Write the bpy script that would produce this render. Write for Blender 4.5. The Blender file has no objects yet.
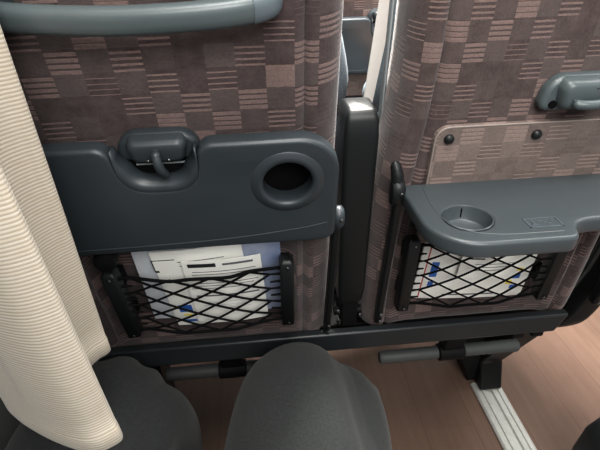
import bpy, bmesh, math, random
from mathutils import Vector, Matrix, noise
random.seed(7)
C = bpy.context.scene.collection
R = math.radians
PI = math.pi

# ------------------------------------------------------------------ materials
def lin(c):
    return tuple(((v/255)/12.92 if v/255 <= .04045 else ((v/255+.055)/1.055)**2.4) for v in c) + (1,)

class NT:
    """small helper for building node graphs"""
    def __init__(s, name):
        s.m = bpy.data.materials.new(name); s.m.use_nodes = True
        s.t = s.m.node_tree; s.n = s.t.nodes; s.l = s.t.links
        s.b = s.n['Principled BSDF']
    def node(s, typ, **k):
        o = s.n.new(typ)
        for a, v in k.items(): setattr(o, a, v)
        return o
    def put(s, sock, v):
        if hasattr(v, 'links') or hasattr(v, 'is_linked'): s.l.new(v, sock)
        else: sock.default_value = v
    def math(s, op, a, b=None, c=None, clamp=False):
        o = s.node('ShaderNodeMath', operation=op, use_clamp=clamp)
        s.put(o.inputs[0], a)
        if b is not None: s.put(o.inputs[1], b)
        if c is not None: s.put(o.inputs[2], c)
        return o.outputs[0]
    def mix(s, f, a, b):
        o = s.node('ShaderNodeMix', data_type='RGBA')
        s.put(o.inputs[0], f); s.put(o.inputs[6], a); s.put(o.inputs[7], b)
        return o.outputs[2]
    def coord(s, kind='Object'):
        return s.node('ShaderNodeTexCoord').outputs[kind]
    def sep(s, v):
        o = s.node('ShaderNodeSeparateXYZ'); s.put(o.inputs[0], v); return o.outputs
    def comb(s, x, y, z=0.0):
        o = s.node('ShaderNodeCombineXYZ')
        s.put(o.inputs[0], x); s.put(o.inputs[1], y); s.put(o.inputs[2], z); return o.outputs[0]
    def noise(s, v, scale, detail=3.0, rough=.6, out='Fac'):
        o = s.node('ShaderNodeTexNoise')
        s.put(o.inputs['Vector'], v); o.inputs['Scale'].default_value = scale
        o.inputs['Detail'].default_value = detail; o.inputs['Roughness'].default_value = rough
        return o.outputs[out]
    def bump(s, h, strength=.2, dist=.001):
        o = s.node('ShaderNodeBump'); o.inputs['Strength'].default_value = strength
        o.inputs['Distance'].default_value = dist; s.put(o.inputs['Height'], h)
        s.l.new(o.outputs[0], s.b.inputs['Normal'])
    def base(s, col, rough=.5, metal=0.0, sheen=0.0, spec=.5):
        s.put(s.b.inputs['Base Color'], col); s.put(s.b.inputs['Roughness'], rough)
        s.b.inputs['Metallic'].default_value = metal; s.b.inputs['Sheen Weight'].default_value = sheen
        s.b.inputs['Specular IOR Level'].default_value = spec

def plastic(name, col, rough=.42, grain=.12, spec=.5, var=.12):
    k = NT(name); co = k.coord()
    n = k.noise(co, 9, 4); f = k.math('MULTIPLY', n, var)
    k.base(k.mix(f, lin(col), lin([min(255, c*1.5+12) for c in col])), k.math('MULTIPLY_ADD', k.noise(co, 25, 3), .18, rough-.09), spec=spec)
    k.bump(k.noise(co, 1100, 2), grain, .0004)
    return k.m

def plain(name, col, rough=.5, metal=0.0, spec=.5):
    k = NT(name); co = k.coord()
    k.base(k.mix(k.math('MULTIPLY', k.noise(co, 40, 3), .25), lin(col), lin([c*.8 for c in col])), rough, metal, spec=spec)
    return k.m

def fabric(name, dark, mid, light, cw=.0315, ch=.0252, worn=0.0, ox=0.0, oy=0.0):
    """velour woven in a grid of plain, striped and pale blocks (reads the UV map, in metres)"""
    k = NT(name); uv = k.sep(k.coord('UV')); co = k.coord('UV')
    wob = k.noise(co, 160, 2)
    x = k.math('ADD', k.math('DIVIDE', uv[0], cw), k.math('MULTIPLY_ADD', wob, .05, ox-.025))
    y = k.math('ADD', k.math('DIVIDE', uv[1], ch), k.math('MULTIPLY_ADD', wob, .05, oy-.025))
    i = k.math('FLOOR', x); j = k.math('FLOOR', y)
    par = k.math('FLOORED_MODULO', k.math('ADD', i, j), 2.0)
    cell = k.comb(i, j)
    wn = k.node('ShaderNodeTexWhiteNoise', noise_dimensions='2D'); k.put(wn.inputs['Vector'], cell)
    # soft diagonal waves decide how much of a block its pale stripes fill
    wave = k.math('SINE', k.math('ADD', k.math('MULTIPLY', i, .62), k.math('MULTIPLY', j, -.93)))
    wave2 = k.math('SINE', k.math('ADD', k.math('MULTIPLY', i, 1.31), k.math('MULTIPLY', j, .47)))
    cov = k.math('ADD', k.math('MULTIPLY_ADD', wave, .38, .40), k.math('MULTIPLY', wave2, .20))
    cov = k.math('ADD', cov, k.math('MULTIPLY_ADD', wn.outputs[0], .24, -.12))
    fy = k.math('FRACT', k.math('MULTIPLY', y, 4.0))
    st = k.math('MULTIPLY_ADD', k.math('SUBTRACT', cov, fy), 7.0, .5, clamp=True)
    st = k.math('MULTIPLY', st, k.math('SUBTRACT', 1.0, par))
    nz = k.noise(co, 300, 3)
    plainc = k.mix(k.math('MULTIPLY', wn.outputs[0], par), lin(dark), lin(mid))
    col = k.mix(st, plainc, lin(light))
    nz2 = k.noise(co, 900, 2)
    big = k.noise(co, 55, 4, .7)
    col = k.mix(k.math('MULTIPLY_ADD', k.math('ADD', nz, nz2), 1.9, -1.5, clamp=True), col, k.mix(.45, col, lin([c*.45 for c in dark])))
    col = k.mix(k.math('MULTIPLY_ADD', big, 1.4, -.45, clamp=True), col, lin([c*1.1 for c in mid]))
    if worn: col = k.mix(worn, col, lin((140, 128, 122)))
    k.base(col, .92 if not worn else .62, sheen=.2 if not worn else .06, spec=.2)
    k.b.inputs['Sheen Roughness'].default_value = .5
    k.bump(k.math('ADD', nz, k.math('MULTIPLY', st, .8)), .5, .0012)
    return k.m

M = {}
M['velour'] = fabric('seat velour', (58, 47, 47), (77, 68, 67), (120, 101, 97))
M['velour_aisle'] = fabric('aisle seat velour', (65, 53, 52), (83, 73, 71), (124, 105, 100), ox=.35, oy=.2)
M['panel_fabric'] = fabric('panel fabric', (88, 76, 73), (108, 97, 92), (134, 117, 110), worn=.12, ox=.3, oy=.6)
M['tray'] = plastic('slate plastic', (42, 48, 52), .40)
M['tray_lit'] = plastic('lit tray plastic', (56, 62, 65), .36, spec=.45)  # lighter copy of the slate plastic, overhead light put into its colour
M['handle'] = plastic('handle plastic', (68, 76, 78), .36)
M['cap'] = plastic('handle cap plastic', (76, 85, 90), .42)
M['black'] = plastic('black plastic', (20, 22, 23), .42, spec=.35, var=.06)
M['matt'] = plastic('matt black plastic', (13, 14, 15), .6, spec=.2, var=.05)
M['frame'] = plastic('painted frame steel', (32, 36, 38), .40, .08, spec=.4, var=.06)
M['rubber'] = plastic('grey rubber', (66, 69, 68), .6, .3)
M['steel'] = plain('bright steel', (120, 122, 122), .3, 1.0)
M['piping'] = plain('worn vinyl piping', (128, 118, 112), .5)
M['cord'] = plain('black elastic cord', (10, 10, 11), .85, spec=.12)
M['hole'] = plain('painted recess shade', (8, 8, 9), .8, spec=.1)  # near-black colour stands in for the shade inside holes and slots
M['belt'] = plain('pale belt webbing', (206, 206, 202), .7)
M['trimgrey'] = plain('grey shell plastic', (124, 130, 132), .5)
M['bag'] = plastic('black bag fabric', (30, 33, 35), .5, .4)
M['shoe'] = plastic('black shoe leather', (20, 20, 21), .4)
M['skin'] = plain('skin', (214, 168, 142), .55)
M['hair'] = plain('black hair', (22, 19, 18), .5)
M['paper'] = plain('white paper', (226, 226, 220), .6)
M['ink'] = plain('grey ink', (92, 94, 98), .7)
M['inkblack'] = plain('black ink', (28, 28, 32), .7)
M['blue'] = plain('blue ink', (44, 92, 166), .6)
M['red'] = plain('red ink', (176, 60, 60), .6)
M['yellow'] = plain('yellow ink', (226, 206, 84), .6)
M['greyblue'] = plain('pale grey ink', (186, 190, 196), .6)
M['wallp'] = plastic('wall panel', (72, 76, 74), .55)
M['lining'] = plastic('wall lining', (150, 148, 140), .6)
M['glassdark'] = plain('dark window glass', (20, 24, 28), .08)

def mag_cover():
    k = NT('cloudy blue cover'); co = k.coord(); s = k.sep(co)
    n = k.noise(co, 16, 4)
    g = k.math('MULTIPLY_ADD', s[0], 3.2, .42)
    f = k.math('ADD', g, k.math('MULTIPLY_ADD', n, .9, -.45), clamp=True)
    k.base(k.mix(f, lin((190, 194, 198)), lin((112, 126, 158))), .35)
    return k.m
M['cover'] = mag_cover()

def trousers(name, col):
    k = NT(name); co = k.coord()
    n = k.noise(co, 300, 4, .8); b = k.noise(co, 9, 4)
    c = k.mix(b, lin([v*.88 for v in col]), lin([min(255, v*1.12) for v in col]))
    k.base(k.mix(k.math('MULTIPLY_ADD', n, 2.2, -.6, clamp=True), lin([min(255, v*1.18) for v in col]), k.mix(.8, c, lin([v*.6 for v in col]))), .9, sheen=.06, spec=.15)
    k.bump(n, .6, .001); return k.m
M['wool'] = trousers('dark trouser cloth', (38, 40, 40))
M['denim'] = trousers('grey blue cloth', (116, 130, 138))
M['denim2'] = trousers('grey cloth', (104, 114, 122))

def curtain_mat():
    k = NT('ribbed beige curtain'); uv = k.sep(k.coord('UV')); co = k.coord('UV')
    ph = k.math('MULTIPLY_ADD', k.noise(co, 8, 2), .9, k.math('MULTIPLY', uv[1], 2*PI/.0035))
    w = k.math('MULTIPLY_ADD', k.math('SINE', ph), .5, .5)
    fl = k.noise(k.comb(k.math('MULTIPLY', uv[0], 45.0), k.math('MULTIPLY', uv[1], 380.0)), 1.0, 3)
    c = k.mix(k.math('POWER', w, .55), lin((136, 128, 115)), lin((176, 170, 159)))
    c = k.mix(k.math('MULTIPLY_ADD', fl, 1.2, -.45, clamp=True), c, lin((150, 135, 112)))
    k.base(c, .85, sheen=.15, spec=.2)
    k.bump(w, .16, .0007); return k.m
M['curtain'] = curtain_mat()

def floor_mat():
    k = NT('plank floor'); co = k.coord(); s = k.sep(co)
    x = k.math('DIVIDE', k.math('ADD', s[0], .03), .142)
    i = k.math('FLOOR', x)
    y = k.math('DIVIDE', k.math('ADD', s[1], k.math('MULTIPLY', i, .37)), .92)
    j = k.math('FLOOR', y)
    wn = k.node('ShaderNodeTexWhiteNoise', noise_dimensions='2D'); k.put(wn.inputs['Vector'], k.comb(i, j))
    g = k.noise(k.comb(k.math('MULTIPLY', s[0], 46.0), k.math('MULTIPLY_ADD', s[1], 3.2, k.math('MULTIPLY', i, 7.0))), 1.0, 5, .65)
    big = k.noise(co, 5.5, 3)
    c = k.mix(g, lin((80, 61, 51)), lin((124, 102, 88)))
    c = k.mix(k.math('MULTIPLY', wn.outputs[0], .45), c, lin((84, 65, 57)))
    c = k.mix(k.math('MULTIPLY', big, .35), c, lin((130, 108, 96)))
    fx = k.math('FRACT', x)
    seam = k.math('LESS_THAN', k.math('MINIMUM', fx, k.math('SUBTRACT', 1.0, fx)), .010)
    c = k.mix(k.math('MULTIPLY', seam, .5), c, lin((84, 62, 54)))
    k.base(c, k.math('MULTIPLY_ADD', g, .2, .34), spec=.35)
    k.bump(g, .08, .001); return k.m
M['floor'] = floor_mat()

def track_mat():
    k = NT('ribbed aluminium'); co = k.coord()
    k.base(k.mix(k.noise(co, 60, 3), lin((178, 178, 172)), lin((208, 208, 202))), .42, .35); return k.m
M['track'] = track_mat()

# ------------------------------------------------------------------ mesh helpers
def finish(name, bm, mat, parent=None, smooth=True, angle=40, bevel=0, seg=2, sub=0):
    bmesh.ops.recalc_face_normals(bm, faces=bm.faces)
    me = bpy.data.meshes.new(name); bm.to_mesh(me); bm.free()
    mats = mat if isinstance(mat, (list, tuple)) else [mat]
    for m in mats: me.materials.append(m)
    o = bpy.data.objects.new(name, me); C.objects.link(o)
    if parent: o.parent = parent
    if smooth:
        me.polygons.foreach_set('use_smooth', [True]*len(me.polygons))
        me.set_sharp_from_angle(angle=R(angle))
    if bevel:
        b = o.modifiers.new('bevel', 'BEVEL'); b.width = bevel; b.segments = seg; b.limit_method = 'ANGLE'; b.angle_limit = R(35)
        b.harden_normals = False
    if sub:
        s = o.modifiers.new('sub', 'SUBSURF'); s.levels = sub; s.render_levels = sub
    return o

def box(bm, x0, x1, y0, y1, z0, z1, mi=0):
    v = [bm.verts.new(p) for p in ((x0,y0,z0),(x1,y0,z0),(x1,y1,z0),(x0,y1,z0),(x0,y0,z1),(x1,y0,z1),(x1,y1,z1),(x0,y1,z1))]
    for f in ((0,3,2,1),(4,5,6,7),(0,1,5,4),(1,2,6,5),(2,3,7,6),(3,0,4,7)):
        bm.faces.new([v[i] for i in f]).material_index = mi
    return v

def prism(bm, pts, axis, a, b):
    """closed polygon pts in the two other axes, extruded from a to b along axis"""
    def mk(p, t):
        if axis == 'x': return (t, p[0], p[1])
        if axis == 'y': return (p[0], t, p[1])
        return (p[0], p[1], t)
    A = [bm.verts.new(mk(p, a)) for p in pts]; B = [bm.verts.new(mk(p, b)) for p in pts]
    n = len(pts)
    bm.faces.new(A); bm.faces.new(B[::-1])
    for i in range(n): bm.faces.new((A[i], A[(i+1) % n], B[(i+1) % n], B[i]))

def rings(bm, rs, caps=True, closed=False):
    vs = [[bm.verts.new(p) for p in r] for r in rs]
    n = len(vs[0]); m = len(vs)
    for a in range(m if closed else m-1):
        p, q = vs[a], vs[(a+1) % m]
        for i in range(n): bm.faces.new((p[i], p[(i+1) % n], q[(i+1) % n], q[i]))
    if caps and not closed:
        bm.faces.new(vs[0][::-1]); bm.faces.new(vs[-1])
    return vs

def frames(path):
    """tangent and two normals along a path, carried without twist"""
    P = [Vector(p) for p in path]; out = []; nrm = None
    for i, p in enumerate(P):
        t = (P[min(i+1, len(P)-1)] - P[max(i-1, 0)]).normalized()
        if nrm is None:
            nrm = Vector((0,0,1)) if abs(t.z) < .9 else Vector((0,1,0))
        nrm = (nrm - t*nrm.dot(t)).normalized()
        out.append((p, t, nrm, t.cross(nrm)))
    return out

def tube(bm, path, rad, n=8, caps=True):
    rs = []
    for i, (p, t, a, b) in enumerate(frames(path)):
        r = rad[i] if isinstance(rad, (list, tuple)) else rad
        rs.append([p + a*(r*math.cos(2*PI*k/n)) + b*(r*math.sin(2*PI*k/n)) for k in range(n)])
    return rings(bm, rs, caps)

def lathe(bm, prof, n=32, centre=(0,0,0), axis='y', sx=1, sz=1):
    """profile of (radius, height along axis)"""
    rs = []
    for r, h in prof:
        ring = []
        for k in range(n):
            c, s = math.cos(2*PI*k/n)*r*sx, math.sin(2*PI*k/n)*r*sz
            p = {'y': (c, h, s), 'z': (c, s, h), 'x': (h, c, s)}[axis]
            ring.append(Vector(p) + Vector(centre))
        rs.append(ring)
    rings(bm, rs, caps=True)

def catmull(pts, per=8):
    P = [list(p) for p in pts]; out = []
    for i in range(len(P)-1):
        p0, p1, p2, p3 = P[max(i-1,0)], P[i], P[i+1], P[min(i+2,len(P)-1)]
        for s in range(per):
            t = s/per
            out.append([.5*(2*b + (c-a)*t + (2*a-5*b+4*c-d)*t*t + (-a+3*b-3*c+d)*t**3) for a, b, c, d in zip(p0,p1,p2,p3)])
    out.append(P[-1]); return out

def round_poly(pts, rad, seg=6):
    """2-D polygon with its corners rounded; rad is one radius per corner"""
    out = []; n = len(pts)
    for i in range(n):
        p = Vector(pts[i]); a = Vector(pts[i-1]); b = Vector(pts[(i+1) % n])
        r = rad[i] if isinstance(rad, (list, tuple)) else rad
        if r <= 0: out.append(tuple(p)); continue
        da = (a-p); db = (b-p); r1 = min(r, da.length*.49, db.length*.49)
        s = p + da.normalized()*r1; e = p + db.normalized()*r1
        for k in range(seg+1):
            t = k/seg
            q = s*(1-t)**2 + p*2*t*(1-t) + e*t*t
            out.append((q.x, q.y))
    return out

def plate(name, outlines, thick, mat, parent, bevel=.004, seg=3, angle=40):
    """flat plate in local XZ (front towards -y) with rounded rim; later outlines are holes"""
    cu = bpy.data.curves.new(name, 'CURVE'); cu.dimensions = '2D'; cu.fill_mode = 'BOTH'
    for pts in outlines:
        sp = cu.splines.new('POLY'); sp.points.add(len(pts)-1); sp.use_cyclic_u = True
        for q, p in zip(sp.points, pts): q.co = (p[0], p[1], 0, 1)
    cu.extrude = max(thick/2-bevel, 1e-4); cu.bevel_depth = bevel; cu.bevel_resolution = seg; cu.offset = -bevel
    tmp = bpy.data.objects.new('tmp', cu); C.objects.link(tmp)
    dg = bpy.context.evaluated_depsgraph_get()
    me = bpy.data.meshes.new_from_object(tmp.evaluated_get(dg))
    bpy.data.objects.remove(tmp); bpy.data.curves.remove(cu)
    bm = bmesh.new(); bm.from_mesh(me); bpy.data.meshes.remove(me)
    bmesh.ops.remove_doubles(bm, verts=bm.verts, dist=1e-5)
    for v in bm.verts: x, y, z = v.co; v.co = (x, -z, y)
    return finish(name, bm, mat, parent, angle=angle)

def empty(name, loc=(0,0,0), rot=(0,0,0)):
    o = bpy.data.objects.new(name, None); C.objects.link(o); o.empty_display_size = .05
    o.location = loc; o.rotation_euler = rot; return o
def tag(o, label=None, cat=None, group=None, kind=None):
    for k, v in (('label', label), ('category', cat), ('group', group), ('kind', kind)):
        if v: o[k] = v
    return o

# ------------------------------------------------------------------ camera
p_, y_, r_ = R(31.716), R(4.85), R(1.353)
F = Vector((math.sin(y_)*math.cos(p_), math.cos(y_)*math.cos(p_), -math.sin(p_)))
R0 = Vector((math.cos(y_), -math.sin(y_), 0)); U0 = R0.cross(F)
RR = R0*math.cos(r_) - U0*math.sin(r_); UU = R0*math.sin(r_) + U0*math.cos(r_)
cam = bpy.data.objects.new('camera', bpy.data.cameras.new('camera')); C.objects.link(cam)
cam.matrix_world = Matrix(((RR.x, UU.x, -F.x, 0), (RR.y, UU.y, -F.y, 0), (RR.z, UU.z, -F.z, 1.15), (0,0,0,1)))
cam.data.sensor_width = 36; cam.data.lens = 36*451/600; cam.data.clip_start = .02
bpy.context.scene.camera = cam

# ------------------------------------------------------------------ bus seat
HW = .2135     # half width of a back

def smooth01(t):
    t = max(0, min(1, t)); return t*t*(3-2*t)

def backrest(parent, mat, taper=0):
    """padded back: flat middle with a seam, rolled side bolsters, a hollow behind the net"""
    bm = bmesh.new(); uvl = bm.loops.layers.uv.new('UVMap')
    # half cross-section (u, w) with arc length; w is towards the viewer
    half = [(0,0),(.03,0),(.06,0),(.09,0),(.12,0),(.145,-.0005),(.158,-.0015),(.164,-.005),(.167,-.009),(.170,-.005),(.176,-.003)]
    for k in range(1, 9):
        a = k/8*PI/2
        half.append((.176 + (HW-.176)*math.sin(a), -.003 - .05*(1-math.cos(a))))
    half += [(HW,-.075),(HW-.004,-.10),(HW-.03,-.115),(.10,-.12),(0,-.12)]
    full = [(-u, w) for u, w in half[:0:-1]] + half
    full = full[1:]                                   # the two ends meet at the middle of the far side
    vs_ = [.010,.014,.020,.030,.045,.060,.075,.09] + [.105+.0125*k for k in range(62)] + [.873,.883,.890,.894]
    s = [0]
    for a, b in zip(full, full[1:]): s.append(s[-1]+math.dist(a, b))
    mid = s[len(full)//2]
    rows = []
    for v in vs_:
        row = []
        e = 0.0
        if v < .036: e = (.036-v)/.030
        if v > .86: e = (v-.86)/.034
        e = min(1, max(0, e)); shrink = 1-math.sqrt(max(0, 1-e*e*.96))
        for u, w in full:
            d = 0
            if w > -.06:
                low = smooth01((.36-v)/.05)*smooth01((.158-abs(u))/.022)
                d -= (.008 + .022*smooth01((v-.05)/.06))*low                                     # hollow behind the pocket net
                low2 = smooth01((.15-v)/.05)*smooth01((.168-abs(u))/.02)
                d -= .002*low2
                d += .003*math.sin(u*9+1)*math.sin(v*8)*(1 if abs(u) < .15 else .3)
                if abs(u) > .17: d += .006*smooth01((.32-v)/.05)
                d += .002*noise.noise((u*18, v*14, parent.location.x*3))
            cw = -.055
            row.append(bm.verts.new((u*(1-.10*shrink)*(1-taper*smooth01((v-.15)/.40)), -( (w+d-cw)*(1-.75*shrink)+cw ), v)))
        rows.append(row)
    n = len(full)
    for a in range(len(rows)-1):
        for i in range(n):
            j = (i+1) % n
            f = bm.faces.new((rows[a][i], rows[a][j], rows[a+1][j], rows[a+1][i]))
            ss = [s[i]-mid, (s[j] if j else s[-1]+.1)-mid]
            for lp, (uu, vv) in zip(f.loops, ((ss[0], vs_[a]), (ss[1], vs_[a]), (ss[1], vs_[a+1]), (ss[0], vs_[a+1]))):
                lp[uvl].uv = (uu, vv)
    bm.faces.new(rows[0][::-1]); bm.faces.new(rows[-1])
    return finish('backrest', bm, mat, parent, angle=75)

def cushion(parent, mat):
    bm = bmesh.new(); uvl = bm.loops.layers.uv.new('UVMap')
    pts = round_poly([(.105,.0),(.50,.0),(.52,.115),(.50,.13),(.105,.095)], [.02,.03,.03,.03,.02])
    prism(bm, pts, 'x', -HW+.004, HW-.004)
    for f in bm.faces:
        for lp in f.loops: lp[uvl].uv = (lp.vert.co.x + .3, lp.vert.co.y + lp.vert.co.z)
    return finish('seat_cushion', bm, mat, parent, bevel=.02, seg=3)

def rod(parent, name, path, rad, mat, n=10):
    bm = bmesh.new(); tube(bm, path, rad, n); return finish(name, bm, mat, parent)

def blob(name, c, r, mat, parent, n=2):
    bm = bmesh.new(); bmesh.ops.create_icosphere(bm, subdivisions=n, radius=1)
    for v in bm.verts: v.co = Vector((v.co.x*r[0]+c[0], v.co.y*r[1]+c[1], v.co.z*r[2]+c[2]))
    return finish(name, bm, mat, parent)

def scoop(notch, H, T, mat, t):
    """sloping scoop round the latch notch of a tray"""
    bm = bmesh.new(); a_ = notch(.002); b_ = notch(-.0125)
    A = [bm.verts.new((p[0], -T+.001, min(p[1], H-.004))) for p in a_]; B = [bm.verts.new((p[0], -T+.018, min(p[1], H-.006))) for p in b_]
    M_ = [bm.verts.new(((p[0]*.5+q[0]*.5), -T+.0065, min(p[1]*.5+q[1]*.5, H-.004))) for p, q in zip(a_, b_)]
    for P_, Q_ in ((A, M_), (M_, B)):
        for i in range(24): bm.faces.new((P_[i], P_[i+1], Q_[i+1], Q_[i]))
    sc = finish('latch_recess', bm, mat, t)
    so = sc.modifiers.new('solid', 'SOLIDIFY'); so.thickness = .002

def make_tray(parent, x0, x1, nc, hc, mat, stowed, side):
    """tray: x across, z away from its hinge (0 .. .172), outer face towards -y.  nc notch centre, hc cup hole centre"""
    H = .164; T = .024
    nw, nd = (.047, .062) if stowed else (.053, .040)                      # half width and depth of the latch notch
    def notch(off):
        pts = []
        for k in range(25):
            a = PI*k/24
            c, s = math.cos(a), math.sin(a)
            sg = lambda q, e: math.copysign(abs(q)**e, q)
            o_ = off*min(1, s*2.2); pts.append((nc - (nw+o_)*sg(c, .62), H + .001 - (nd+o_)*sg(s, .62)))
        return pts
    lo = notch(0)
    # outer outline, counter-clockwise from the lower left corner
    R1 = .05 if stowed else .064; R0 = .018
    def arc(cx, cz, r, a0, a1, n=9): return [(cx + r*math.cos(R(a0+(a1-a0)*k/n)), cz + r*math.sin(R(a0+(a1-a0)*k/n))) for k in range(n+1)]
    if not stowed: R0 = .006
    out = arc(x0+R0, R0, R0, 180, 270) + arc(x1-R0, R0, R0, 270, 360)
    out += arc(x1-R1, H-R1, R1, 0, 90)
    sh = .018                                  # soft shoulders beside the notch
    out += arc(nc+nw+sh, H-sh, sh, 90, 180, 5)
    out += [p for p in reversed(lo) if p[1] < H-sh]
    out += arc(nc-nw-sh, H-sh, sh, 0, 90, 5)
    out += arc(x0+R1, H-R1, R1, 90, 180)
    hz = .104; hr = .0305
    hole = [(hc + hr*math.cos(2*PI*k/40), hz + hr*math.sin(2*PI*k/40)) for k in range(40)]
    t = plate('tray_table', [out, hole], T, mat, parent, bevel=.0055, seg=4, angle=50)
    for v in t.data.vertices: v.co.y -= T/2
    if stowed:
        scoop(notch, H, T, mat, t)
        bm = bmesh.new(); tube(bm, catmull([(x0+.02,-T+.0006,.011),(x0+.15,-T+.0006,.012),(x0+.27,-T+.0006,.016),(x1-.05,-T+.0006,.026),(x1-.012,-T+.0006,.034)], 6), .0014, 8)
        finish('lower_lip', bm, mat, t)
    # cup ring on the outer face, and rim on the inner one
    bm = bmesh.new()
    prof = [(.0305,-.001),(.0296,-T+.004),(.0300,-T),(.0318,-T-.0024),(.0350,-T-.0032),(.0385,-T-.0026),(.0425,-T-.0008),(.0465,-T+.0006),(.0470,-T+.003)]
    n = 48
    rs = [[Vector((hc + r*math.cos(2*PI*k/n), h, hz + r*math.sin(2*PI*k/n))) for k in range(n)] for r, h in prof]
    rings(bm, rs, caps=False); finish('cup_ring', bm, mat, t, angle=60)
    if stowed:
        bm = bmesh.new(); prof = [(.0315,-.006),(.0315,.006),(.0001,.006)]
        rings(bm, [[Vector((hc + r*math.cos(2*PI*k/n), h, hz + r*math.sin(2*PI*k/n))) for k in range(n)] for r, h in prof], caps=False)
        finish('cup_well', bm, M['hole'], t, angle=50)  # black floor paints the shade seen in the cup hole
    else:
        # shallow cup well, seen from above when the tray is down
        bm = bmesh.new(); prof = [(.0318,-.0002),(.0305,.0008),(.0296,-.001),(.0290,-.019),(.027,-.021),(.0,-.021)]
        rs = [[Vector((hc + max(r,1e-4)*math.cos(2*PI*k/n), h, hz + max(r,1e-4)*math.sin(2*PI*k/n))) for k in range(n)] for r, h in prof]
        rings(bm, rs, caps=False)
        # drain slot in the far side of the well
        finish('cup_well', bm, mat, t, angle=50)
        bm = bmesh.new(); a = R(-80)
        box(bm, hc+.004, hc+.0052, -.016, -.003, hz-.0292, hz-.0275)
        finish('cup_slot', bm, M['hole'], t)
        # moulded marking: sunk frame with small raised strokes
        bm = bmesh.new(); mx, mz = hc+.088, .128
        fr = [(mx-.021, mz-.010), (mx+.021, mz-.010), (mx+.021, mz+.010), (mx-.021, mz+.010)]
        for a, b in zip(fr, fr[1:]+fr[:1]):
            box(bm, min(a[0],b[0])-.0007, max(a[0],b[0])+.0007, -.001, .0011, min(a[1],b[1])-.0007, max(a[1],b[1])+.0007)
        for sx, sz, w, h in ((-.013,.0,.0016,.010),(-.012,.005,.009,.0014),(-.003,-.004,.003,.0014),(.002,-.001,.003,.0014),(.007,-.004,.003,.0014),(.006,.003,.004,.0014),(.012,-.001,.003,.0014),(.014,-.005,.003,.0014)):
            box(bm, mx+sx-w/2, mx+sx+w/2, -.001, .0010, mz+sz-h/2, mz+sz+h/2)
        finish('moulded_marking', bm, M['cap'], t)
        pts = catmull([(x0+.034,-.0006,.004),(x0+.030,-.0006,.03),(x0+.026,-.0006,.07),(x0+.030,-.0006,.105),(x0+.050,-.0006,.135),(x0+.085,-.0006,.147),(x0+.130,-.0006,.149),(nc-nw-.02,-.0006,.149)], 6)
        bm = bmesh.new(); tube(bm, pts, .0013, 8); finish('rim_line', bm, mat, t)
    return t

def make_latch(parent, cx, cv, mat, turned):
    """tray catch: winged base, domed body, turning hook and two screws; cv = centre height"""
    bm = bmesh.new()
    base = round_poly([(-.058,-.024),(.058,-.024),(.052,.010),(.036,.024),(-.036,.024),(-.052,.010)], [.018,.018,.02,.012,.012,.02])
    prism(bm, [(x, z) for x, z in base], 'y', -.016, .004)
    L = finish('tray_latch', bm, mat, parent, bevel=.006, seg=3)
    L.location = (cx, 0, cv)
    bm = bmesh.new()
    rs = []
    for y, kx, kz in ((-.012,.041,.021),(-.024,.039,.019),(-.030,.036,.0165),(-.032,.030,.012)):
        rs.append([Vector((x, y, z+.002)) for x, z in round_poly([(-kx*.86,-kz),(kx*.86,-kz),(kx,kz*.5),(kx*.86,kz),(-kx*.86,kz),(-kx,kz*.5)], .008, 4)])
    rings(bm, rs); finish('latch_body', bm, mat, L, angle=55)
    bm = bmesh.new()
    if turned: path = [(-.020,-.038,-.006),(-.008,-.041,-.006),(.012,-.041,-.0055),(.021,-.039,-.005)]
    else: path = [(.001,-.040,.006),(.002,-.044,-.006),(.004,-.043,-.020),(.006,-.038,-.031)]
    tube(bm, catmull(path, 5), [.0062]*15+[.0058], 12)
    a = path[0]; e = path[-1]
    for q in (a, e):
        m = bmesh.ops.create_icosphere(bm, subdivisions=2, radius=.0062, matrix=Matrix.Translation(q))
    box(bm, path[0][0]-.004, path[0][0]+.004, -.036, -.028, path[0][2]-.004, path[0][2]+.004)
    finish('latch_hook', bm, mat, L)
    for sx, sz in (((0.0,.0125),) if turned else ((-.013,-.011),(.014,-.011))):
        blob('screw', (sx+.004*turned, -.0315, sz), (.0022,.0016,.0022), M['steel'], L, 1)
    if not turned:
        bm = bmesh.new(); box(bm, -.050, .050, -.010, -.002, -.062, -.015); finish('dark_backing_plate', bm, M['matt'], L, bevel=.003)  # black plate added to darken the gap behind the latch notch
        bm = bmesh.new(); tube(bm, [(-.034,-.017,-.0285),(.034,-.017,-.0285)], .0016, 8); finish('highlight_bar', bm, M['trimgrey'], L)  # pale bar stands in for the highlight on the tray's inner edge
    if turned:
        for sx in (-.040, .010):
            bm = bmesh.new(); lathe(bm, [(.0055,-.0185),(.0050,-.012)], 14, (sx, 0, -.0135)); finish('screw_hole', bm, M['hole'], L)
    return L

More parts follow.
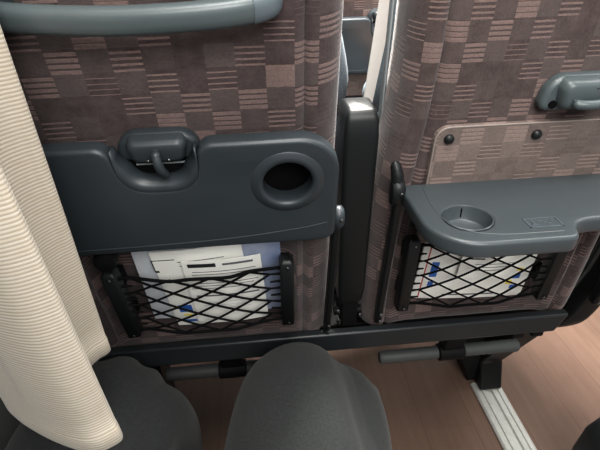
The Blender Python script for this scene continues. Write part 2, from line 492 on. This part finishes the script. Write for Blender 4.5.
def make_net(parent, x0, x1, v0, v1, w, bulge, rows=4, cols=3.5):
    bm = bmesh.new()
    iw = (x1-x0); ex = .026                    # gathered ends
    nx = int(cols*2); nz = rows*2
    def P(i, j):
        t = i/nx; x = x0+ex + (iw-2*ex)*t
        s = j/nz; pinch = 1-.05*(2*t-1)**2
        z = (v0+v1)/2 + (v1-v0)*(s-.5)*pinch - .004*math.sin(PI*t)*(s > .9)
        return Vector((x, -(w + bulge*math.sin(PI*min(1,max(0,t)))**.7 + .001*((i+j) % 2)), z + .0006*math.sin(i*2.1+j*1.7)))
    for i in range(nx):
        for j in range(nz+1):
            if (i+j) % 2: continue
            for dj in (-1, 1):
                if 0 <= j+dj <= nz:
                    a, b = P(i, j), P(i+1, j+dj)
                    tube(bm, [a, a.lerp(b, .5)+Vector((0,0,-.0003)), b], .0018, 6, caps=False)
            if i % 2 == 0 or True:
                bmesh.ops.create_icosphere(bm, subdivisions=1, radius=.0024, matrix=Matrix.Translation(P(i, j)))
    for j in range(nz+1):                       # gathered cords to the posts
        for i, xe, si in ((0, x0, 1), (nx, x1, 1)):
            a = P(i, j); b = Vector((xe, -w, a.z + random.uniform(-.003, .003)))
            tube(bm, [a, a.lerp(b, .5) + Vector((0, 0, random.uniform(-.002,.002))), b], [.0014,.0022,.003], 6, caps=False)
    for j, r in ((nz, .0026), (0, .0026)):     # elastic hems
        pts = [Vector((x0, -w, P(0, j).z))] + [P(i, j)+Vector((0, 0, .002*math.sin(i*2.4))) for i in range(nx+1)] + [Vector((x1, -w, P(nx, j).z))]
        tube(bm, catmull(pts, 3), r, 8)
    return finish('pocket_net', bm, M['cord'], parent)

def make_post(parent, x, v0, v1, w, lean=0):
    bm = bmesh.new()
    pts = round_poly([(-.0105,-.012),(.0105,-.012),(.0105,.012),(-.0105,.012)], .004, 3)
    rs = []
    for v, k in ((v0-.006,.6),(v0,1),(v1,1),(v1+.006,.6)):
        rs.append([Vector((x + px*k, -(w-.006) + py*k, v)) for px, py in pts])
    rings(bm, rs)
    o = finish('net_post', bm, M['black'], parent, angle=50)
    for v in (v1-.004, v0+.006):
        blob('screw', (x+.001, -w-.007, v), (.0028,.0018,.0028), M['steel'], o, 1)
    for va in (v0+.02, v1-.05):
        bm = bmesh.new(); box(bm, x-.007, x+.007, -.018, .012, va, va+.03); finish('mount', bm, M['matt'], o)
    return o

def make_seat(name, loc, tilt, fab, side, stowed, handle, label):
    """side -1: window seat (cup hole towards the right), +1: aisle seat (cup hole towards the left)"""
    s = empty(name, loc, (R(tilt), 0, 0))
    tag(s, label, 'bus seat', 'bus seats')
    backrest(s, fab, .125 if side > 0 else 0); cushion(s, fab)
    if side < 0: nc, hc, x0, x1, lx = -.006, .143, -.205, .206, -.004
    else:        nc, hc, x0, x1, lx = .055, -.120, -.181, .238, .048
    mat = M['tray'] if stowed else M['tray_lit']
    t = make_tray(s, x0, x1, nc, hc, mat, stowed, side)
    if stowed: t.location = (0, -.014, .321)
    else:
        t.location = (0, -.004, .350); t.rotation_euler = (R(90-tilt), 0, 0)
    lt = make_latch(s, lx, .470 if side < 0 else .483, M['tray'] if stowed else M['handle'], not stowed)
    if stowed: lt.scale = (.86, .92, .74)
    # board under the tray, covered in the same cloth and riveted on
    if side > 0:
        bm = bmesh.new()
        ol = round_poly([(-.140,.235),(.190,.235),(.190,.440),(-.140,.440)], [.01,.01,.022,.022])
        prism(bm, ol, 'y', -.009, .012)
        uvl = bm.loops.layers.uv.new('UVMap')
        for f in bm.faces:
            for lp in f.loops: lp[uvl].uv = (lp.vert.co.x, lp.vert.co.z)
        bp = finish('back_panel', bm, M['panel_fabric'], s, bevel=.003)
        pts = [(x, -.0085, z) for x, z in ol if z > .26]
        pts = sorted([p for p in pts if p[0] > 0], key=lambda p: -p[2]) and pts
        rod(bp, 'piping', [(-.140,-.0085,.30)] + sorted([p for p in pts if p[0] < 0], key=lambda p: (p[0]+p[2])) + sorted([p for p in pts if p[0] > 0], key=lambda p: (p[0]-p[2])) + [(.190,-.0085,.30)], .0014, M['piping'])
        for rx in (-.121, .005, .13):
            bm = bmesh.new(); lathe(bm, [(.0072,-.008),(.0072,-.011),(.006,-.0135),(.003,-.0150),(.0004,-.0155)], 18, (rx, 0, .423)); finish('rivet', bm, M['black'], bp)
    # magazine net with its two posts
    if side < 0: n0, n1, v0, v1, dv = -.115, .139, .118, .268, 0
    else: n0, n1, v0, v1, dv = -.151, .106, .103, .256, 0
    make_net(s, n0, n1, v0+.004, v1-.008, .024, .012)
    make_post(s, n0, v0, v1, .028); make_post(s, n1, v0, v1-.006*(side > 0), .028)
    # side arms that carry the tray
    for sd in (-1, 1):
        xe = (x1+.006) if sd > 0 else (x0-.006)
        bm = bmesh.new(); zz = .346
        lathe(bm, [(.004,-.013),(.011,-.012),(.0135,-.006),(.0135,.007),(.010,.012),(.004,.013)], 18, (xe, -.020, zz), 'x', 1, 1)
        k = finish('hinge_knob', bm, M['tray'] if stowed else M['black'], s)
        for v in k.data.vertices: kk = 1 if stowed else 1.25; v.co.z = zz + (v.co.z-zz)*1.35*kk; v.co.x = xe + (v.co.x-xe)*.62*kk
        blob('screw', (xe+.002, -.034, zz+.006), (.003,.002,.003), M['steel'], k, 1)
        bm = bmesh.new(); xb = xe - sd*.002
        ang = [(xb-.006, xb+.006)]
        pts = [(-.030,.335),(-.012,.335),(.004,.075),(.002,.050),(-.014,.050),(-.016,.075)]
        prism(bm, pts, 'x', xb-.0055, xb+.0055)
        a = finish('tray_arm', bm, M['black'], s, bevel=.003)
        for v in (.060, .078): blob('screw', (xb+.001, -.018, v), (.004,.003,.004), M['steel'], a, 1)
        if not stowed:
            bm = bmesh.new(); tube(bm, catmull([(xe,-.018,.352),(xe-.002,-.016,.372),(xe-.006,-.008,.392)], 5), [.010]*4+[.009]*3+[.008]*2+[.006,.004], 10)
            finish('tray_lever', bm, M['black'], s)
    if side < 0:
        bm = bmesh.new(); lathe(bm, [(.004,-.036),(.0145,-.034),(.016,-.026),(.016,.0),(.012,.03)], 20, (-.110, 0, .300)); finish('pocket_knob', bm, M['matt'], s)
    # hard shell edge on the far side of the back
    for sd in (-1, 1):
        bm = bmesh.new(); tw = .112*HW*(side > 0); box(bm, sd*(HW+.001-tw)-.0025, sd*(HW+.001-tw)+.0025, .088, .104, .10 if side < 0 else .3, .84)
        finish('side_trim', bm, M['trimgrey'], s, bevel=.003)
    if handle:
        path = catmull([(-.112,.010,.624),(-.114,-.018,.624),(-.098,-.033,.623),(-.02,-.043,.621),(.05,-.044,.622),(.104,-.038,.624),(.130,-.022,.625),(.134,.010,.626)], 8)
        def sweep(p0, p1, hz_, hy):
            bm = bmesh.new(); rs = []
            sec = round_poly([(-hz_,-hy),(hz_,-hy),(hz_,hy),(-hz_,hy)], hy*.95, 4)
            fr = frames(path)[p0:p1]
            for p, t, a, b in fr: rs.append([p + Vector((0,0,1))*q[0] + (t.cross(Vector((0,0,1))).normalized())*q[1] for q in sec])
            rings(bm, rs); return bm
        h = finish('grab_handle', sweep(0, 43, .0122, .010), M['handle'], s, angle=60)
        finish('handle_cap', sweep(42, 57, .0130, .0106), M['cap'], h, angle=60)
        finish('handle_mount', sweep(0, 12, .0132, .0108), M['tray'], h, angle=60)
    return s

SL = make_seat('bus_seat', (-.115, .616, .5), 12.197, M['velour'], -1, True, True,
    'brown checked bus seat with its tray table folded up and a grab handle')
SR = make_seat('bus_seat', (.378, .622, .5), 5.95, M['velour_aisle'], 1, False, False,
    'brown checked bus seat with its grey tray table folded down')
SF = make_seat('bus_seat', (.330, 1.50, .5), 10, M['velour_aisle'], 1, True, False,
    'bus seat one row ahead, seen through the gap with its tray folded up')

# ------------------------------------------------------------------ armrest between the two backs
a = empty('armrest', (.1405, .640, .56), (R(3), 0, 0))
tag(a, 'black armrest folded upright between the two brown seats', 'armrest')
bm = bmesh.new()
rs = []
for z, k, ky in ((.03,.70,.6),(.045,.92,.9),(.075,1,1),(.36,1.06,1),(.385,1.0,.95),(.396,.9,.8),(.400,.7,.6)):
    rs.append([Vector((x*k, y*ky, z)) for x, y in round_poly([(-.024,-.030),(.024,-.030),(.024,.045),(-.024,.045)], .008, 4)])
rings(bm, rs); finish('arm_pad', bm, M['black'], a, angle=45)
bm = bmesh.new(); box(bm, -.014, .016, -.02, .04, -.03, .05); finish('arm_bracket', bm, M['matt'], a, bevel=.003)
for x, z in ((-.021,.012),(.021,-.002),(-.019,-.012)):
    blob('bolt', (x, -.02, z), (.005,.004,.005), M['steel'], a, 1)
bm = bmesh.new(); tube(bm, [(-.026,-.005,.0),(.026,-.005,.0)], .008, 10); finish('pivot', bm, M['matt'], a)

# outer armrest on the aisle side of the right seat
a = empty('armrest', (.640, .64, .40))
tag(a, 'black curved armrest end on the aisle side of the right seat', 'armrest')
bm = bmesh.new(); rs = []
path = catmull([(.018,.016,.36,.019),(.014,.012,.26,.021),(.006,.010,.17,.021),(-.012,.018,.085,.020),(-.032,.034,.040,.012)], 8)
fr = frames([q[:3] for q in path])
for (p, t, n1, n2), q in zip(fr, path):
    side = Vector((1,0,0)); out = t.cross(side).normalized()
    rs.append([p + side*(x*.026) + out*(y*q[3]*1.25) for x, y in round_poly([(-1,-1),(1,-1),(1,1),(-1,1)], .5, 4)])
rings(bm, rs); finish('arm_shell', bm, M['black'], a, angle=50)
bm = bmesh.new(); tube(bm, [(-.034,-.02,.33),(-.036,-.005,.22),(-.040,.02,.12)], .006, 8); finish('arm_rod', bm, M['frame'], a)

# ------------------------------------------------------------------ steel frame under both seats
f = empty('seat_undercarriage', (.15, .62, 0)); f0 = Vector((.15, .62, 0))
tag(f, 'dark steel base frame carrying both seats, with black pedestal and footrests', 'seat base')
def rel(bm):
    bmesh.ops.translate(bm, verts=bm.verts, vec=-f0); return bm
bm = bmesh.new(); prism(bm, [(-.36,.506),(.538,.506),(.557,.549),(-.36,.549)], 'y', .584, .602)
finish('rear_rail', rel(bm), M['frame'], f, bevel=.004)
bm = bmesh.new(); prism(bm, [(-.36,.462),(.50,.462),(.50,.480),(-.36,.480)], 'y', .63, .66); box(bm, -.36, .55, .66, 1.10, .475, .497)
finish('base_plate', rel(bm), M['matt'], f, bevel=.003)
bm = bmesh.new()
for x in (.48,.52): box(bm, x-.012, x+.012, .60, .64, .478, .498)
box(bm, .455, .555, .605, .65, .484, .499)
finish('bracket', rel(bm), M['matt'], f, bevel=.003)
# pedestal: broad at the top, stepping back to a narrow foot on the track
bm = bmesh.new(); prism(bm, [(.828,.012),(1.06,.012),(1.06,.06),(.98,.15),(.98,.475),(.70,.475),(.72,.38),(.86,.10)], 'x', .597, .664)
finish('pedestal', rel(bm), M['black'], f, bevel=.006)
bm = bmesh.new(); prism(bm, [(.60,.01),(.60,.46),(.36,.46),(.47,.24),(.56,.06),(.575,.01)], 'y', .87, .96)
finish('gusset', rel(bm), M['matt'], f, bevel=.004)
bm = bmesh.new(); box(bm, -.33, -.29, .80, .88, 0, .475); finish('wall_leg', rel(bm), M['black'], f, bevel=.004)
def footrest(x0, x1, xc, z, y):
    bm = bmesh.new(); r = .0150
    prof = [(.004,x0),(.012,x0+.001),(r,x0+.006)] + [(r - .0006*(k % 2), x0+.006+(x1-x0-.012)*k/40) for k in range(1, 40)] + [(r,x1-.006),(.012,x1-.001),(.004,x1)]
    lathe(bm, prof, 22, (0, y, z), 'x')
    b = finish('footrest', rel(bm), M['rubber'], f)
    bm = bmesh.new(); lathe(bm, [(.0155,xc-.031),(.0195,xc-.028),(.020,xc),(.0195,xc+.028),(.0155,xc+.031)], 22, (0, y, z), 'x')
    finish('clamp', rel(bm), M['matt'], b)
    bm = bmesh.new(); prism(bm, [(y-.008,z),(y+.014,z-.01),(y+.03,.47),(y-.03,.47)], 'x', xc-.024, xc+.024)
    finish('hanger', rel(bm), M['matt'], b, bevel=.004)
footrest(-.245, .02, -.098, .352, .700)
footrest(.231, .560, .398, .352, .694)

# ------------------------------------------------------------------ floor, track, wall, window
def struct(o, label, cat): tag(o, label, cat, None, 'structure'); return o
bm = bmesh.new(); box(bm, -.43, 2.2, -1.2, 3.2, -.04, 0)
struct(finish('floor', bm, M['floor'], smooth=False), 'brown wood plank floor of the bus', 'floor')
bm = bmesh.new()
prof = [(.583,0),(.583,.006),(.588,.010),(.598,.010),(.600,.006),(.604,.006),(.606,.010),(.616,.010),(.619,.004),(.632,.004),(.635,.010),(.645,.010),(.647,.006),(.651,.006),(.653,.010),(.663,.010),(.669,.006),(.669,0)]
prism(bm, prof, 'y', -1.0, .862)
struct(finish('trim_1', bm, M['track'], angle=20), 'ribbed aluminium seat track on the floor', 'floor track')
bm = bmesh.new(); box(bm, -.46, -.42, -1.2, 3.2, 0, .78)
struct(finish('wall_left', bm, M['wallp'], smooth=False), 'dark lower wall panel under the window', 'wall')
bm = bmesh.new(); box(bm, -.46, -.42, -1.2, 3.2, 1.62, 1.8)
struct(finish('trim_2', bm, M['lining'], smooth=False), 'pale lining above the window', 'wall lining')
bm = bmesh.new()
box(bm, -.455, -.415, -1.2, 3.2, .78, .81); box(bm, -.455, -.415, -1.2, 3.2, 1.59, 1.62)
for y in (-1.2, .6, 2.2): box(bm, -.455, -.42, y, y+.05, .81, 1.59)
w = struct(finish('window_1', bm, M['black'], bevel=.004), 'side window behind the beige curtain', 'window')
bm = bmesh.new(); box(bm, -.442, -.436, -1.2, 3.2, .81, 1.59); finish('window_pane', bm, M['glassdark'], w)
bm = bmesh.new(); tube(bm, [(-.408,-.6,1.63),(-.408,1.5,1.63)], .008, 10); box(bm, -.425, -.40, -.3, -.28, 1.62, 1.64); box(bm, -.425, -.40, 1.2, 1.22, 1.62, 1.64)
tag(finish('curtain_rail', bm, M['steel']), 'thin metal rail carrying the beige curtain', 'curtain rail')

# ------------------------------------------------------------------ curtain
K = .775
plan = [(-.46,.60),(-.43,.535),(-.395,.463),(-.359,.426),(-.30,.388),(-.246,.366),(-.216,.374),(-.211,.384),(-.222,.398),(-.262,.446),(-.286,.478),(-.288,.500),(-.278,.520),(-.268,.531),(-.268,.542),(-.30,.556),(-.36,.568),(-.43,.60),(-.46,.66)]
plan = [(x*K, y*K) for x, y in plan]
plan = [(-.40,.44)] + plan[1:-1] + [(-.402,.475)]
pl = catmull(plan, 7)
bm = bmesh.new(); uvl = bm.loops.layers.uv.new('UVMap')
hem = .724; zs = [hem, hem+.004, hem+.022, hem+.026] + [hem+.05+.028*k for k in range(31)]
arc = [0]
for p, q in zip(pl, pl[1:]): arc.append(arc[-1]+math.dist(p, q))
rows = []
for z in zs:
    row = []
    for i, (x, y) in enumerate(pl):
        d = noise.noise((arc[i]*9, z*2.2, 3.1))*.004 + noise.noise((arc[i]*25, z*5, 8))*.0012
        h = -.010*noise.noise((arc[i]*6, 0, 1))*(1 if z < hem+.1 else 0)
        lean = -.05*math.exp(-((y-.30)/.05)**2)*max(0, z-hem)*(x > -.24)
        x += 0
        g = .0016 if hem+.001 < z < hem+.024 else 0
        row.append(bm.verts.new((x+d+g+lean, y-d*.6-g, z+h)))
    rows.append(row)
for a in range(len(rows)-1):
    for i in range(len(pl)-1):
        fc = bm.faces.new((rows[a][i], rows[a][i+1], rows[a+1][i+1], rows[a+1][i]))
        for lp, (ii, zz) in zip(fc.loops, ((i,a),(i+1,a),(i+1,a+1),(i,a+1))): lp[uvl].uv = (arc[ii], zs[zz])
cu = finish('curtain', bm, M['curtain'], angle=80)
so = cu.modifiers.new('solid', 'SOLIDIFY'); so.thickness = .0025; so.offset = 0
tag(cu, 'beige ribbed curtain gathered in folds beside the window', 'curtain')

# ------------------------------------------------------------------ papers in the pockets
def local(seat, x, w, v):      # seat coordinates -> world
    return seat.matrix_world @ Vector((x, -w, v))
bpy.context.view_layer.update()
def sheet(name, seat, cx, cv, w, h, depth, roll, lean, mat, label, cat, group, prints, thick=.0016):
    """flat printed sheet standing in a seat pocket; prints = (x, z, width, height, material, name)"""
    bm = bmesh.new(); nx = 8
    rs = []
    for k in range(nx+1):
        x = -w/2 + w*k/nx; b = -.004*math.cos(PI*(x/w))
        rs.append([Vector((x, b-thick/2, -h/2)), Vector((x, b+thick/2, -h/2)), Vector((x, b+thick/2, h/2)), Vector((x, b-thick/2, h/2))])
    rings(bm, rs)
    o = finish(name, bm, mat, angle=30)
    o.matrix_world = seat.matrix_world @ Matrix.Translation((cx, -depth, cv)) @ Matrix.Rotation(R(lean), 4, 'X') @ Matrix.Rotation(R(roll), 4, 'Y')
    tag(o, label, cat, group)
    for px, pz, pw, ph, pm, pn in prints:
        bm = bmesh.new(); seg = max(1, int(pw/.02)); rs = []
        for k in range(seg+1):
            x = px-pw/2 + pw*k/seg; b = -.004*math.cos(PI*(x/w))-thick/2
            rs.append([Vector((x, b-.0004, pz-ph/2)), Vector((x, b+.0002, pz-ph/2)), Vector((x, b+.0002, pz+ph/2)), Vector((x, b-.0004, pz+ph/2))])
        rings(bm, rs); finish(pn, bm, M[pm], o, smooth=False)
    return o
def lines(x, z, w, n, gap, h=.0012, m='ink'):
    return [(x + random.uniform(-.004,.004) - w*.04*(k % 3), z-gap*k, w*(1-.08*(k % 3)), h, m, 'print_line') for k in range(n)]
sheet('brochure', SL, .022, .222, .222, .215, -.012, -1, -3, M['cover'],
      'blue and grey brochure at the back of the left seat pocket', 'brochure', 'papers in the seat pockets',
      [(-.07,.085,.045,.012,'greyblue','print_block'), (.05,.093,.050,.002,'paper','print_line'), (.092,.080,.016,.030,'greyblue','print_block')], .004)
sheet('leaflet', SL, .012, .192, .136, .180, -.002, -4, -2, M['paper'],
      'white leaflet with a black outlined box in the left seat pocket', 'leaflet', 'papers in the seat pockets',
      [(-.052,.072,.036,.0014,'inkblack','print_line'), (-.069,.060,.0014,.024,'inkblack','print_line'), (-.066,.048,.006,.004,'inkblack','print_block')]
      + lines(.005,.066,.070,3,.009) + [(-.045,-.045,.022,.018,'blue','print_block'), (-.045,-.062,.014,.004,'yellow','print_block'), (-.012,.010,.010,.004,'blue','print_block'), (-.043,-.078,.020,.006,'blue','print_block')])
sheet('notice', SL, .045, .190, .118, .150, .008, -2, -2, M['paper'],
      'white printed notice with a bold heading, foremost in the left seat pocket', 'notice', 'papers in the seat pockets',
      [(-.030,.066,.042,.0075,'inkblack','print_block'), (.024,.066,.046,.004,'ink','print_line')] + lines(0,.052,.096,2,.006) + lines(0,.026,.100,3,.006,.0012) + [(0,-.004,.10,.003,'ink','print_line')] + lines(0,-.02,.09,3,.008,.0010,'greyblue'))
sheet('booklet', SR, -.012, .174, .214, .175, -.008, 4, -2, M['paper'],
      'white booklet with blue and yellow squares in the right seat pocket', 'booklet', 'papers in the seat pockets',
      [(-.094,0,.0022,.172,'red','print_line'), (-.078,-.018,.013,.034,'blue','print_block'), (-.078,-.052,.010,.012,'blue','print_block'), (-.030,.046,.014,.010,'blue','print_block'),
       (.082,-.038,.016,.011,'blue','print_block'), (.084,-.022,.014,.007,'yellow','print_block'), (.072,-.052,.012,.009,'yellow','print_block'), (.084,-.064,.013,.008,'blue','print_block'), (.0,-.078,.10,.003,'ink','print_line')]
      + lines(.02,.04,.10,3,.010,.0012,'greyblue') + lines(.015,-.005,.085,4,.007), .004)
sheet('card', SR, .005, .205, .110, .120, .004, 3, -2, M['paper'],
      'small white card in front of the booklet in the right seat pocket', 'card', 'papers in the seat pockets',
      lines(.0,.020,.080,2,.010) + [(-.03,-.016,.030,.003,'inkblack','print_line')] + lines(.01,-.028,.075,3,.007))

# ------------------------------------------------------------------ belt hanging in the gap
bm = bmesh.new(); rs = []
for x, y, z, w, tw in catmull([(.150,.775,.60,.008,25),(.172,.778,.78,.009,25),(.190,.780,.90,.0095,20),(.214,.790,1.06,.013,10),(.242,.800,1.24,.017,0)], 6):
    c, s = math.cos(R(tw)), math.sin(R(tw))
    rs.append([Vector((x+a*w*c-b*.0012*s, y+a*w*s+b*.0012*c, z)) for a, b in ((-1,-1),(1,-1),(1,1),(-1,1))])
rings(bm, rs); bt = finish('seat_belt', bm, M['belt'], angle=50)
tag(bt, 'pale seat belt webbing running up through the gap between the seats', 'seat belt')
bm = bmesh.new(); box(bm, .130, .160, .755, .795, .50, .615); finish('buckle', bm, M['black'], bt, bevel=.005)

# ------------------------------------------------------------------ people
def leg_rings(pts, n=40, per=10, fold=None):
    """smooth path of (x, y, z, rx, rz) into rings; fold(theta, t) -> radius factor"""
    P = catmull(pts, per); fr = frames([q[:3] for q in P]); out = []
    X = Vector((1,0,0)); N = len(P)
    for i, ((p, t, a, b), q) in enumerate(zip(fr, P)):
        s = (X - t*X.dot(t)).normalized(); u = s.cross(t)
        if u.z < 0 and abs(t.z) < .5: u = -u
        ring = []
        for k in range(n):
            th = 2*PI*k/n; m = fold(th, i/(N-1)) if fold else 1
            ring.append(p + s*(q[3]*m*math.cos(th)) + u*(q[4]*m*math.sin(th)))
        out.append(ring)
    return out

person = empty('person', (0, -.25, 0)); o0 = Vector((0, -.25, 0))
tag(person, 'person in dark grey trousers seated in the foreground, only the knees in view', 'person')
bm = bmesh.new()
def foldR(th, t):
    m = 1 + .012*math.sin(3*th + 9*t) + .02*noise.noise((math.cos(th)*1.4, math.sin(th)*1.4, t*7))
    if t > .35: m += .05*math.exp(-((th-.25-(t-.35)*1.2)/.16)**2) - .04*math.exp(-((th-.55-(t-.35)*1.2)/.14)**2)
    return m
def foldL(th, t):
    m = 1 + .025*noise.noise((math.cos(th)*1.6+4, math.sin(th)*1.6, t*6))
    for c, a in ((1.95,.05),(1.30,.06),(.75,.05),(.25,.05)):
        m += a*smooth01((t-.40)/.12)*(math.exp(-((th-c)/.13)**2) - .8*math.exp(-((th-c+.28)/.14)**2))
    return m
rings(bm, leg_rings([(.06,-.34,.50,.12,.12),(.05,-.10,.530,.118,.115),(.025,.15,.560,.112,.100),(.020,.33,.566,.103,.092),(.026,.445,.552,.090,.090),(.034,.486,.480,.082,.084),(.065,.480,.36,.090,.085),(.100,.475,.23,.090,.088),(.118,.450,.09,.078,.085)], fold=foldR))
rings(bm, leg_rings([(-.14,-.34,.50,.12,.12),(-.18,-.10,.525,.118,.112),(-.240,.15,.550,.108,.098),(-.270,.33,.556,.104,.090),(-.268,.455,.545,.096,.088),(-.262,.490,.47,.090,.084),(-.252,.48,.35,.085,.085),(-.235,.47,.23,.080,.085),(-.180,.450,.09,.080,.085)], fold=foldL))
rings(bm, leg_rings([(.060,.30,.545,.085,.06),(.080,.40,.545,.076,.064),(.092,.470,.500,.074,.068),(.112,.480,.38,.078,.072),(.122,.470,.22,.08,.07),(.120,.455,.10,.07,.07)], per=6, fold=foldR))
rings(bm, leg_rings([(-.255,.30,.53,.085,.06),(-.236,.41,.546,.080,.064),(-.216,.468,.500,.078,.068),(-.212,.475,.38,.068,.07),(-.228,.46,.22,.06,.07),(-.19,.455,.10,.06,.07)], per=6, fold=foldL))
rings(bm, leg_rings([(-.04,-.42,.50,.18,.12),(-.04,-.30,.52,.19,.13),(-.04,-.22,.50,.15,.10)], per=4))
bmesh.ops.translate(bm, verts=bm.verts, vec=-o0)
tr = finish('trousers', bm, M['wool'], person, angle=180)
rm = tr.modifiers.new('remesh', 'REMESH'); rm.mode = 'VOXEL'; rm.voxel_size = .0045; rm.use_smooth_shade = True
sm = tr.modifiers.new('smooth', 'SMOOTH'); sm.factor = .5; sm.iterations = 3
for sx, fx in ((1, .120), (-1, -.150)):
    bm = bmesh.new(); rs = []
    for y, w, h, z in ((-.09,.022,.02,.045),(-.08,.034,.05,.055),(-.03,.037,.062,.066),(.04,.038,.052,.056),(.10,.045,.036,.040),(.16,.043,.030,.033),(.195,.026,.020,.024),(.205,.010,.010,.016)):
        rs.append([Vector((fx + w*math.cos(2*PI*k/18), .45+y, max(.001, z + h*math.sin(2*PI*k/18)))) for k in range(18)])
    rings(bm, rs); bmesh.ops.translate(bm, verts=bm.verts, vec=-o0); finish('shoe', bm, M['shoe'], person)

def passenger(x, y, label, mat, flare):
    """seated passenger facing forward, one skinned body; root at the pelvis"""
    root = empty('person', (x, y, .70)); tag(root, label, 'person', 'passengers in the row ahead')
    V = []; E = []; Rr = []
    def add(p, r, par=None):
        V.append(p); Rr.append(r)
        if par is not None: E.append((par, len(V)-1))
        return len(V)-1
    pel = add((0,0,.04), .095); sp = add((0,-.03,.20), .12, pel); ch = add((0,-.055,.38), .125, sp); nk = add((0,-.06,.52), .06, ch)
    for s in (-1, 1):
        hp = add((s*.09,.02,.02), .072, pel); kn = add((s*.11,.40,.03), .065, hp); an = add((s*.11,.41,-.52), .045, kn); add((s*.11,.53,-.66), .035, an)
        sh = add((s*.155,-.055,.46), .062, ch); el = add((s*(flare if s > 0 else .165),.00,.19), .055, sh); fm = add((s*.18,.11,.155), .048, el); wr = add((s*.10,.23,.145), .032, fm)
    me = bpy.data.meshes.new('body'); me.from_pydata(V, E, [])
    b = bpy.data.objects.new('clothed_body', me); C.objects.link(b); b.parent = root; me.materials.append(mat)
    sk = b.modifiers.new('skin', 'SKIN'); sk.use_smooth_shade = True
    for i, r in enumerate(Rr):
        me.skin_vertices[0].data[i].radius = (r, r); me.skin_vertices[0].data[i].use_root = (i == 0)
    ss = b.modifiers.new('sub', 'SUBSURF'); ss.levels = 2; ss.render_levels = 2
    # head with face
    bm = bmesh.new(); bmesh.ops.create_icosphere(bm, subdivisions=3, radius=1)
    for v in bm.verts:
        c = v.co; xx, yy, zz = c.x*.074, c.y*.092, c.z*.112
        if zz < 0: xx *= 1+zz*2.2; yy *= 1+zz*1.2
        if yy > 0:
            yy += .018*math.exp(-((xx/.012)**2+((zz+.008)/.022)**2)); yy -= .008*sum(math.exp(-(((xx-e)/.014)**2+((zz-.014)/.010)**2)) for e in (-.03,.03))
            yy += .004*math.exp(-((xx/.02)**2+((zz+.052)/.007)**2))
        v.co = (xx, yy, zz+.66)
    bmesh.ops.translate(bm, verts=bm.verts, vec=(0,-.04,0)); finish('head', bm, M['skin'], root)
    bm = bmesh.new(); bmesh.ops.create_icosphere(bm, subdivisions=3, radius=1)
    for v in bm.verts: v.co = (v.co.x*.082, v.co.y*.095-.058, v.co.z*.108+.686)
    finish('hair', bm, M['hair'], root)
    for s in (-1, 1):
        bm = bmesh.new(); w0 = Vector((s*.10,.23,.145)); d = Vector((-s*.35,1,-.1)).normalized(); sd = Vector((1,s*.35,0)).normalized()
        tube(bm, [w0-d*.01, w0+d*.03, w0+d*.085], [.026,.036,.034], 12)
        for k in range(4):
            q = w0 + d*.08 + sd*((k-1.5)*.018)
            ln = (.062,.072,.066,.05)[k]
            tube(bm, [q-d*.02, q+d*ln*.4+Vector((0,0,.004)), q+d*ln*.75-Vector((0,0,.008)), q+d*ln-Vector((0,0,.024))], [.0092,.009,.008,.006], 8)
        q = w0 + d*.03 - sd*(s*.03)
        tube(bm, [q, q-sd*(s*.02)+d*.03, q-sd*(s*.022)+d*.058], [.011,.010,.007], 8)
        finish('hand', bm, M['skin'], root)
        bm = bmesh.new(); rs = []
        for yy, w, h, z in ((-.06,.03,.04,-.652),(0,.036,.05,-.645),(.08,.044,.036,-.662),(.15,.040,.026,-.672),(.18,.014,.012,-.685)):
            rs.append([Vector((s*.11+w*math.cos(2*PI*k/14), .44+yy, max(-.698, z+h*math.sin(2*PI*k/14)))) for k in range(14)])
        rings(bm, rs); finish('shoe', bm, M['shoe'], root)
    return root
passenger(.455, .92, 'passenger in grey-blue clothes, their elbow showing behind the right seat', M['denim'], .20)
passenger(-.092, .925, 'passenger in grey clothes, their elbow showing behind the left seat', M['denim2'], .236)

# ------------------------------------------------------------------ black bag standing by the seat track
bg = empty('bag', (.822, .512, 0)); tag(bg, 'black bag standing on the floor at the right edge', 'bag')
bm = bmesh.new(); rs = []
for z, k in ((0,.94),(.006,1),(.09,1.02),(.17,.98),(.205,.93),(.22,.80)):
    rs.append([Vector((x*k + (.01 if z > .2 else 0), y*k, z)) for x, y in round_poly([(-.145,-.10),(.145,-.10),(.145,.085),(-.115,.085)], .03, 5)])
rings(bm, rs); finish('bag_body', bm, M['bag'], bg, angle=60)
bm = bmesh.new(); tube(bm, catmull([(-.07,-.02,.215),(-.06,-.02,.235),(0,-.02,.245),(.06,-.02,.235),(.07,-.02,.215)], 6), .008, 8); finish('bag_handle', bm, M['bag'], bg)

# ------------------------------------------------------------------ light
W = bpy.data.worlds.new('cabin'); bpy.context.scene.world = W; W.use_nodes = True
bgd = W.node_tree.nodes['Background']; bgd.inputs[0].default_value = (.96, .975, 1, 1); bgd.inputs[1].default_value = .6
def area(name, loc, target, sx, sy, power, col):
    L = bpy.data.lights.new(name, 'AREA'); L.shape = 'RECTANGLE'; L.size = sx; L.size_y = sy; L.energy = power; L.color = col
    o = bpy.data.objects.new(name, L); C.objects.link(o); o.location = loc
    o.rotation_euler = (Vector(target)-Vector(loc)).to_track_quat('-Z', 'Y').to_euler(); return o
area('aisle_ceiling_lamp', (1.05, .6, 2.05), (1.0, .6, 0), .35, 3.0, 42, (1, .97, .92))
area('reading_lamp', (.10, .15, 1.95), (.10, .45, 0), .5, .5, 15, (1, .97, .93))
area('front_row_lamp', (.36, 1.22, 2.0), (.5, .8, 0), .4, .4, 130, (1, .96, .90))
area('rear_fill_light', (.25, -.75, 1.75), (.15, .6, .7), .9, .5, 26, (1, .98, .95))  # added fill from behind the camera, brightens the stowed tray and pockets
sc = bpy.context.scene
sc.view_settings.view_transform = 'Standard'; sc.view_settings.look = 'None'
sc.view_settings.exposure = .10; sc.view_settings.gamma = .88
